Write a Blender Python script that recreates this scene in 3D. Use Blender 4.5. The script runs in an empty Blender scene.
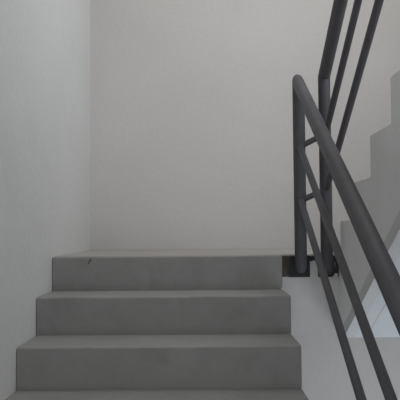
import bpy, bmesh, math, random
from mathutils import Vector, Matrix
random.seed(7)
C = bpy.context.scene.collection
sc = bpy.context.scene

# ------------------------------------------------------------------ numbers (metres)
XL, XR = -0.735, 0.372          # left wall, open side of the lower flight
XU, XW = 0.653, 1.85            # open side of the upper flight, right wall
Y0, YB, YF = 3.20, 4.29, -1.30  # top riser, back wall, wall behind the viewer
G, RS, N = 0.30, 0.1636, 9      # going, rise, risers in a flight
SL = RS / G
ZF, ZU, ZC = -N * RS, N * RS, 3.35
YFACE = 3.265                   # landing edge inside the stair well
YE = Y0 - (N - 1) * G           # last riser of a flight

# ------------------------------------------------------------------ materials
def mat(name, col, rough=0.85, var=0.06, scale=3.0, bump=0.15, bscale=60.0, fine=0.03,
        col2=None, c2=(0.55, 0.75), c2scale=2.0, spec=0.3, top_light=0):
    m = bpy.data.materials.new(name); m.use_nodes = True
    nt = m.node_tree; n = nt.nodes; l = nt.links
    b = n['Principled BSDF']; b.inputs['Roughness'].default_value = rough
    b.inputs['Specular IOR Level'].default_value = spec
    tc = n.new('ShaderNodeTexCoord')
    no = n.new('ShaderNodeTexNoise'); no.inputs['Scale'].default_value = scale
    no.inputs['Detail'].default_value = 6
    l.new(tc.outputs['Object'], no.inputs['Vector'])
    fi = n.new('ShaderNodeTexNoise'); fi.inputs['Scale'].default_value = bscale
    fi.inputs['Detail'].default_value = 5
    l.new(tc.outputs['Object'], fi.inputs['Vector'])
    def mr(src, a):
        k = n.new('ShaderNodeMapRange'); k.inputs['From Min'].default_value = .25
        k.inputs['From Max'].default_value = .75
        k.inputs['To Min'].default_value = 1 - a; k.inputs['To Max'].default_value = 1 + a
        l.new(src, k.inputs['Value']); return k.outputs[0]
    mu = n.new('ShaderNodeMath'); mu.operation = 'MULTIPLY'
    l.new(mr(no.outputs['Fac'], var), mu.inputs[0]); l.new(mr(fi.outputs['Fac'], fine), mu.inputs[1])
    base = n.new('ShaderNodeRGB'); base.outputs[0].default_value = (*col, 1)
    src = base.outputs[0]
    if col2:
        st = n.new('ShaderNodeTexNoise'); st.inputs['Scale'].default_value = c2scale
        st.inputs['Detail'].default_value = 8; st.inputs['Roughness'].default_value = .6
        l.new(tc.outputs['Object'], st.inputs['Vector'])
        k = n.new('ShaderNodeMapRange'); k.inputs['From Min'].default_value = c2[0]
        k.inputs['From Max'].default_value = c2[1]; l.new(st.outputs['Fac'], k.inputs['Value'])
        mx = n.new('ShaderNodeMix'); mx.data_type = 'RGBA'
        l.new(k.outputs[0], mx.inputs['Factor']); l.new(src, mx.inputs['A'])
        mx.inputs['B'].default_value = (*col2, 1); src = mx.outputs['Result']
    if top_light:      # light from above painted into the colour of upward faces
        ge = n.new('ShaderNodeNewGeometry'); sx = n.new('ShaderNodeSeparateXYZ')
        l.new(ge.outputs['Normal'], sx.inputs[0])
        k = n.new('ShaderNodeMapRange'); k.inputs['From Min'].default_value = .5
        k.inputs['To Max'].default_value = top_light; l.new(sx.outputs['Z'], k.inputs['Value'])
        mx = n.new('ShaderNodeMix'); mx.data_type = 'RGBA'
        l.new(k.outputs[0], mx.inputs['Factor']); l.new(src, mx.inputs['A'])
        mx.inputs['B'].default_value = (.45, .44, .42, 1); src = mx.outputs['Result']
    vm = n.new('ShaderNodeVectorMath'); vm.operation = 'SCALE'
    l.new(src, vm.inputs[0]); l.new(mu.outputs[0], vm.inputs['Scale'])
    l.new(vm.outputs[0], b.inputs['Base Color'])
    bp = n.new('ShaderNodeBump'); bp.inputs['Strength'].default_value = bump
    bp.inputs['Distance'].default_value = .004
    l.new(fi.outputs['Fac'], bp.inputs['Height']); l.new(bp.outputs[0], b.inputs['Normal'])
    return m

M = dict(
    back=mat('plaster_back', (.61, .585, .565), var=.03, scale=2, bump=.2, bscale=45, col2=(.56, .55, .55), c2scale=1.3),
    left=mat('plaster_left', (.67, .675, .66), var=.02, scale=3, bump=.35, bscale=30, col2=(.64, .645, .635), c2scale=2.2),
    wall=mat('plaster_other', (.58, .58, .58), var=.03),
    ceil=mat('ceiling_paint', (.60, .60, .60), var=.02),
    floor=mat('floor_screed', (.30, .30, .295), var=.05, rough=.6),
    landing=mat('landing_screed', (.40, .38, .36), var=.06, rough=.55, bump=.15),
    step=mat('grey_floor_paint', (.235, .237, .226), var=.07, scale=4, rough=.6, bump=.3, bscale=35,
             col2=(.200, .202, .193), c2scale=6, top_light=.3),
    white=mat('white_plaster', (.62, .615, .61), var=.05, scale=5, bump=.3, bscale=40, col2=(.50, .49, .49), c2scale=5),
    side=mat('stringer_plaster', (.77, .77, .76), var=.04, scale=4, bump=.2, bscale=40),
    band=mat('stringer_band', (.60, .60, .60), var=.04, scale=4, bump=.2),
    soffit=mat('soffit_plaster', (.64, .66, .68), var=.03, scale=3, bump=.15),
    paint=mat('charcoal_enamel', (.077, .076, .084), rough=.55, var=.10, scale=14, fine=.06, bump=.12, bscale=120, spec=.35),
    plate=mat('dark_steel', (.022, .024, .028), rough=.6, var=.3, scale=20, bump=.4, bscale=80,
              col2=(.035, .032, .03), c2scale=14),
    rust=mat('raw_mortar', (.085, .072, .058), rough=.95, var=.3, scale=18, bump=.8, bscale=70,
             col2=(.05, .045, .04), c2scale=25),
    scuff=mat('scuff', (.125, .125, .12), rough=.9, var=.3),
    metal=mat('highlight_metal', (.25, .26, .28), rough=.5, var=.2),  # pale tone for the painted plate highlight
)

# ------------------------------------------------------------------ helpers
def link(name, bm, m, parent=None, smooth=False, kind=None):
    me = bpy.data.meshes.new(name)
    bmesh.ops.recalc_face_normals(bm, faces=bm.faces)
    bm.to_mesh(me); bm.free()
    me.materials.append(M[m])
    if smooth:
        for p in me.polygons: p.use_smooth = True
        try: me.set_sharp_from_angle(angle=math.radians(40))
        except Exception: pass
    o = bpy.data.objects.new(name, me); C.objects.link(o)
    if parent: o.parent = parent
    if kind: o['kind'] = kind
    return o

def box(bm, x0, x1, y0, y1, z0, z1):
    v = [bm.verts.new((x, y, z)) for x in (x0, x1) for y in (y0, y1) for z in (z0, z1)]
    for f in ((0, 1, 3, 2), (4, 6, 7, 5), (0, 4, 5, 1), (2, 3, 7, 6), (0, 2, 6, 4), (1, 5, 7, 3)):
        bm.faces.new([v[i] for i in f])
    return v

def prism(bm, prof, x0, x1, nx=1, jit=0.0, jset=()):
    """profile of (y, z) points extruded along X"""
    rows = []
    for i in range(nx + 1):
        x = x0 + (x1 - x0) * i / nx
        row = []
        for k, (y, z) in enumerate(prof):
            j = jit if (k in jset and 0 <= i <= nx) else 0
            row.append(bm.verts.new((x, y + random.uniform(-j, j), z + random.uniform(-j, j) * .8)))
        rows.append(row)
    n = len(prof)
    for a, b in zip(rows, rows[1:]):
        for k in range(n):
            bm.faces.new((a[k], a[(k + 1) % n], b[(k + 1) % n], b[k]))
    bm.faces.new(rows[0]); bm.faces.new(list(reversed(rows[-1])))

def tube(bm, pts, r, seg=24, cap_r=(0, 0)):
    """mitred pipe through pts; cap_r gives a domed end of that length"""
    P = [Vector(p) for p in pts]
    n = len(P)
    dirs = [(P[i + 1] - P[i]).normalized() for i in range(n - 1)]
    up = Vector((1, 0, 0)) if abs(dirs[0].x) < .9 else Vector((0, 0, 1))
    rings = []
    u = up - dirs[0] * up.dot(dirs[0]); u.normalize()
    def ring(c, d, u, rr):
        w = d.cross(u)
        return [c + (u * math.cos(t) + w * math.sin(t)) * rr for t in (2 * math.pi * k / seg for k in range(seg))]
    if cap_r[0]:
        for a in (85, 65, 45, 25):
            a = math.radians(a)
            rings.append(ring(P[0] - dirs[0] * math.sin(a) * cap_r[0], dirs[0], u, r * math.cos(a)))
    rings.append(ring(P[0], dirs[0], u, r))
    for i in range(1, n - 1):
        d0, d1 = dirs[i - 1], dirs[i]
        nrm = (d0 + d1).normalized()
        base = ring(P[i], d0, u, r)
        cur = []
        for q in base:                       # slide along d0 onto the mitre plane
            t = (P[i] - q).dot(nrm) / d0.dot(nrm)
            cur.append(q + d0 * t)
        rings.append(cur)
        q = d0.rotation_difference(d1); u = q @ u
    rings.append(ring(P[-1], dirs[-1], u, r))
    if cap_r[1]:
        for a in (25, 45, 65, 85):
            a = math.radians(a)
            rings.append(ring(P[-1] + dirs[-1] * math.sin(a) * cap_r[1], dirs[-1], u, r * math.cos(a)))
    R = [[bm.verts.new(c) for c in rg] for rg in rings]
    for a, b in zip(R, R[1:]):
        for k in range(seg):
            bm.faces.new((a[k], a[(k + 1) % seg], b[(k + 1) % seg], b[k]))
    bm.faces.new(R[0]); bm.faces.new(list(reversed(R[-1])))

def thing(name, label, cat, loc=(0, 0, 0), group=None):
    o = bpy.data.objects.new(name, None); C.objects.link(o)
    o.location = loc; o.empty_display_size = .1
    o['label'] = label; o['category'] = cat
    if group: o['group'] = group
    return o

def part(name, bm, m, parent, smooth=False):
    bmesh.ops.translate(bm, verts=bm.verts, vec=-_world(parent))
    return link(name, bm, m, parent, smooth)

def _world(o):
    v = Vector(o.location)
    while o.parent: o = o.parent; v += Vector(o.location)
    return v

def struct(name, m, *b):
    bm = bmesh.new(); box(bm, *b)
    return link(name, bm, m, None, kind='structure')

# ------------------------------------------------------------------ room shell
T = .15
struct('wall_left', 'left', XL - T, XL, YF - T, YB + T, -3.0, ZC)
struct('wall_back', 'back', XL, XW, YB, YB + T, -3.0, ZC)
struct('wall_right', 'wall', XW, XW + T, YF - T, YB + T, -3.0, ZC)
struct('wall_front', 'wall', XL, XW, YF - T, YF, -3.0, ZC)
struct('ceiling', 'ceil', XL - T, XW + T, YF - T, YB + T, ZC, ZC + T)
struct('floor', 'floor', XL, XW, YF, YE - .002, ZF - .15, ZF)
struct('floor', 'floor', XL, XW, YF, YB, -3.15, -3.0)

# ------------------------------------------------------------------ stair flights
def nose(y, z, s, r=.010, k=3):
    """rounded nosing points for a step whose front is at y, body toward +s"""
    out = []
    for i in range(k + 1):
        a = math.pi / 2 * i / k
        out.append((y + s * (r - r * math.cos(a)), z - r + r * math.sin(a)))
    return out

def flight(name, label, x0, x1, yfirst, ztop_first, s, count, riser_mat, open_side, waist):
    """s=+1: tread body lies deeper than its riser. ztop_first is the highest (s=+1) tread"""
    t = thing(name, label, 'stairs', (0.5 * (x0 + x1), yfirst, 0))
    for k in range(count):
        if s > 0:
            y = yfirst - k * G; zt = ztop_first - k * RS
        else:
            y = yfirst - k * G; zt = ztop_first + k * RS
        depth = G if not (s > 0 and k == 0) else YFACE - Y0 - .001
        bm = bmesh.new()
        if s > 0:
            prof = [(y, zt - RS)] + nose(y, zt, 1) + [(y + depth, zt)]
            if k == 0: prof += [(y + depth, zt - RS)]
            jset = (2, 3)
        else:
            # riser faces +Y (toward the landing), tread runs toward -Y
            prof = [(y, zt - RS)] + nose(y, zt, -1) + [(y - depth, zt)]
            jset = ()
        prism(bm, prof, x0, x1, nx=28, jit=.0016, jset=jset)
        # soften the open side's arris
        xs = x1 if open_side > 0 else x0
        es = [e for e in bm.edges if all(abs(v.co.x - xs) < 1e-5 for v in e.verts)
              and not (abs(e.verts[0].co.z - e.verts[1].co.z) > .05 and abs(e.verts[0].co.y - e.verts[1].co.y) > .05)]
        bmesh.ops.bevel(bm, geom=es, offset=.009, segments=3, affect='EDGES', clamp_overlap=True)
        st = part('step', bm, riser_mat, t, True)
    return t

# lower flight: climbs away from the viewer to the landing
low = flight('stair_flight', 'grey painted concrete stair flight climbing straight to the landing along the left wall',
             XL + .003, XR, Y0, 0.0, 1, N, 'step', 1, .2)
bm = bmesh.new()
ya, yb = Y0 + .06, YE - 0
za = -RS
prism(bm, [(Y0, -RS), (YE, -N * RS), (YE, -N * RS - .15), (YE + .1, -N * RS - .2), (Y0, -RS - .25), (YFACE - .001, -RS - .25), (YFACE - .001, -RS)],
      XL + .004, XR - .004)
part('waist_slab', bm, 'white', low)
bm = bmesh.new()   # small dark scuff on the top riser
for pts in ([(-.553, -.012), (-.540, -.010), (-.556, -.034), (-.566, -.036)],):
    v = [bm.verts.new((x, Y0 - .0012, z)) for x, z in pts]
    bm.faces.new(v)
part('scuff_mark', bm, 'scuff', low)

# upper flight: climbs back toward the viewer on the right of the well
upf = flight('stair_flight', 'pale plastered stair flight rising on the right with sawtooth stepped edge',
             XU, XW - .003, Y0 + .004, RS, -1, N - 1, 'side', -1, .3)
zA = lambda y: .068 + (2.441 - y) * SL
zB = lambda y: .006 + (2.441 - y) * SL
zP = lambda y: (Y0 + .004 - y) * SL
yq = Y0 + .004
yend = YE + .004
bm = bmesh.new()
prism(bm, [(YFACE - .001, 0), (yq, 0), (yend, zP(yend)), (yend, zA(yend)), (yq, zA(yq)), (YFACE - .001, zA(yq))], XU, XW - .003)
part('stringer', bm, 'side', upf)
bm = bmesh.new()
prism(bm, [(YFACE - .001, zA(yq)), (yq, zA(yq)), (yend, zA(yend)), (yend, zB(yend)), (3.163, -.388), (YFACE - .001, -.388)], XU, XU + .05)
part('stringer_edge_band', bm, 'band', upf)
bm = bmesh.new()
prism(bm, [(YFACE - .001, zA(yq)), (yq, zA(yq)), (yend, zA(yend)), (yend, zB(yend)), (3.163, -.388), (YFACE - .001, -.388)], XU + .05, XW - .003)
part('soffit', bm, 'soffit', upf)
bm = bmesh.new()   # shallow plaster ridge running along the soffit
xr = XU + .105
for a, b in ((0, 1),):
    w, h = .010, .0025
    p = []
    for y in (3.155, yend + .02):
        z = zB(y)
        p.append([bm.verts.new((xr - w, y, z + .001)), bm.verts.new((xr, y, z - h)), bm.verts.new((xr + w, y, z + .001))])
    for k in range(2):
        bm.faces.new((p[0][k], p[0][k + 1], p[1][k + 1], p[1][k]))
    bm.faces.new((p[0][0], p[1][0], p[1][2], p[0][2])); bm.faces.new(p[0]); bm.faces.new(p[1][::-1])
part('soffit_ridge', bm, 'white', upf)

# ------------------------------------------------------------------ half landing
land = thing('stair_landing', 'half landing slab with white plastered edge at the top of the grey steps', 'landing', (.5, 3.8, 0))
bm = bmesh.new()
prism(bm, [(YFACE, -.004), (YFACE, 0), (YB - .003, 0), (YB - .003, -.004)], XL + .003, XR)
box(bm, XR, XU, YFACE, YB - .003, -.004, 0)
box(bm, XU, XW - .003, YFACE, YB - .003, -.004, 0)
part('floor_screed', bm, 'landing', land)
zb = -.388
bm = bmesh.new()
box(bm, XL + .003, XR, YFACE, YB - .003, zb, -.004)
box(bm, XR, XU, YFACE, YB - .003, zb, -.004)
box(bm, XU, XW - .003, YFACE, YB - .003, zb, -.004)
part('slab', bm, 'white', land)
# broken strip of bare mortar beside the steps
bm = bmesh.new()
def ragged(bm, x0, x1, z0, z1, y0, y1, n=8, j=.003):
    top = [(x0 + (x1 - x0) * i / n, z1 + random.uniform(-j, j) * .3) for i in range(n + 1)]
    bot = [(x0 + (x1 - x0) * i / n, z0 + random.uniform(-j, j)) for i in range(n, -1, -1)]
    pts = top + bot
    a = [bm.verts.new((x, y0, z)) for x, z in pts]; b = [bm.verts.new((x, y1, z)) for x, z in pts]
    m = len(pts)
    for k in range(m): bm.faces.new((a[k], a[(k + 1) % m], b[(k + 1) % m], b[k]))
    bm.faces.new(a); bm.faces.new(b[::-1])
ragged(bm, XR + .001, .412, -.108, -.006, YFACE - .003, YFACE - .0005)
part('bare_mortar_patch', bm, 'rust', land)
bm = bmesh.new()
ragged(bm,   .5135, .5525, -.030, -.006, YFACE - .003, YFACE - .0005, n=12, j=.005)  # dark ragged strip between the mounting plates
part('dark_edge_strip', bm, 'plate', land)
bm = bmesh.new()
ragged(bm, .632, .646, -.114, -.092, YFACE - .017, YFACE - .0137, n=5, j=.004)
ragged(bm, .6235, .634, -.114, -.102, YFACE - .017, YFACE - .0137, n=5, j=.003)
part('plaster_splash', bm, 'white', land)

# upper landing above the viewer
u = thing('stair_landing', 'upper landing slab overhead behind the top of the right hand flight', 'landing', (.5, 0, ZU))
bm = bmesh.new(); box(bm, XL + .003, XW - .003, YF + .003, YE, ZU - .2, ZU)
part('slab', bm, 'white', u)

# ------------------------------------------------------------------ railing
rail = thing('stair_railing', 'charcoal painted tubular steel railing wrapping round the open stair well', 'railing', (.53, 3.23, -.1))
PR, MR = .0297, .0148
X1, X2, YP = .466, .592, 3.23
dz1, dz2 = .84, .868
FS = .551   # slope of lower rails
yl = .86
# posts (round foot, mitred top into the handrail)
def post(x, y, z0, z1):
    bm = bmesh.new()
    d = -1
    # vertical tube with half-round foot made in the plate's plane
    tube(bm, [(x, y, z0), (x, y, z1)], PR, 28, (PR, 0))
    return bm
YM = YP - PR - .006
bm = bmesh.new(); tube(bm, [(X1, YP, -.059), (X1, YP, dz1 - PR*.5)], PR, 28, (PR, 0)); part('post', bm, 'paint', rail, True)
bm = bmesh.new(); tube(bm, [(X2, YP, -.066), (X2, YP, dz2 - PR*.5)], PR, 28, (PR, 0)); part('post', bm, 'paint', rail, True)
# lower post of each flight, standing beyond the frame
bm = bmesh.new(); tube(bm, [(X1, yl, ZF), (X1, yl, dz1 + (yl - YP) * FS - .02)], PR, 28); part('post', bm, 'paint', rail, True)
bm = bmesh.new(); tube(bm, [(X2, yl, ZU - .1), (X2, yl, dz2 + (YP - yl) * FS - .02)], PR, 28, (PR, 0)); part('post', bm, 'paint', rail, True)
# handrails: mitred onto the post tops
bm = bmesh.new(); tube(bm, [(X1, YP, dz1 - PR*.5), (X1, YP, dz1), (X1, yl - .1, dz1 - (YP - yl + .1) * FS)], PR, 32, (0, PR * .5)); part('handrail', bm, 'paint', rail, True)
bm = bmesh.new(); tube(bm, [(X2, YP, dz2 - PR*.5), (X2, YP, dz2), (X2, yl - .1, dz2 + (YP - yl + .1) * FS)], PR, 32, (0, PR * .5)); part('handrail', bm, 'paint', rail, True)
for z in (.517, .258):
    bm = bmesh.new(); tube(bm, [(X1, YM, z), (X1, yl - .02, z - (YM - yl + .02) * .548)], MR, 20, (MR, MR)); part('middle_rail', bm, 'paint', rail, True)
for z, z1 in ((.592, .525), (.322, .262)):
    bm = bmesh.new(); tube(bm, [(X2, YM + .004, z), (X2, yl - .02, z + (YM - yl + .024) * .565)], MR, 20, (MR, MR)); part('middle_rail', bm, 'paint', rail, True)
    bm = bmesh.new(); tube(bm, [(X1, YP - .008, z1), (X2, YP - .012, z - .005)], MR * .95, 18); part('link_bar', bm, 'paint', rail, True)
for x0, x1 in ((.413, .5125), (.5535, .6515)):
    bm = bmesh.new(); box(bm, x0, x1, YFACE - .0135, YFACE - .0005, -.109, -.005)
    bmesh.ops.bevel(bm, geom=list(bm.edges), offset=.0015, segments=1, affect='EDGES')
    p = part('mounting_plate', bm, 'plate', rail)
bm = bmesh.new()  # bright strip painted as a highlight on the mounting plate
box(bm, .6315, .6345, YFACE - .016, YFACE - .012, -.062, -.034)
part('plate_highlight', bm, 'metal', rail)
bm = bmesh.new()
box(bm, X1 - .05, X1 + .05, yl - .05, yl + .05, ZF, ZF + .008)
part('mounting_plate', bm, 'plate', rail)

# ------------------------------------------------------------------ lights
def area(name, loc, target, sx, sy, power, col):
    l = bpy.data.lights.new(name, 'AREA'); l.shape = 'RECTANGLE'; l.size = sx; l.size_y = sy
    l.energy = power; l.color = col
    o = bpy.data.objects.new(name, l); C.objects.link(o); o.location = loc
    o.rotation_euler = (Vector(target) - Vector(loc)).to_track_quat('-Z', 'Y').to_euler()
    return o
area('fill_overhead', (.75, 2.9, ZC - .05), (.6, 2.9, 0), 1.5, 1.5, 28, (1, .98, .96))  # added area lamp for light from above; the ceiling has no opening
area('fill_low', (XW - .05, 2.7, -1.9), (.6, 3.6, -.7), 1.4, 1.2, 32, (.86, .93, 1))  # unseen lamp put in to brighten the soffit and lower wall
area('fill_landing', (XW - .05, 2.4, 1.7), (-.7, 4.1, .5), .9, 1.2, 12.5, (.84, .92, 1)).data.spread = math.radians(110)  # added lamp to lift the left corner; no window is built
area('fill_behind', (.0, YF + .1, -.1), (.0, 3, 0), 1.6, 1.4, 26, (.97, .98, 1))  # added frontal fill behind the viewer; the wall there is solid
w = bpy.data.worlds.new('world'); sc.world = w; w.use_nodes = True
w.node_tree.nodes['Background'].inputs[0].default_value = (.5, .55, .6, 1)
w.node_tree.nodes['Background'].inputs[1].default_value = .3

# ------------------------------------------------------------------ camera
cam = bpy.data.cameras.new('camera'); co = bpy.data.objects.new('camera', cam); C.objects.link(co)
cam.sensor_width = 36; cam.lens = 664.46 / 400 * 36; cam.clip_start = .02
p, roll, yaw = .0451, -.008, -.0063
f = Vector((math.sin(yaw) * math.cos(p), math.cos(yaw) * math.cos(p), math.sin(p)))
r = Vector((math.cos(yaw), -math.sin(yaw), 0)); uu = r.cross(f)
r2 = r * math.cos(roll) + uu * math.sin(roll); u2 = -r * math.sin(roll) + uu * math.cos(roll)
mw = Matrix((r2, u2, -f)).transposed().to_4x4(); mw.translation = (0, 0, .1245)
co.matrix_world = mw
sc.camera = co
sc.view_settings.view_transform = 'Standard'
sc.view_settings.exposure = 0
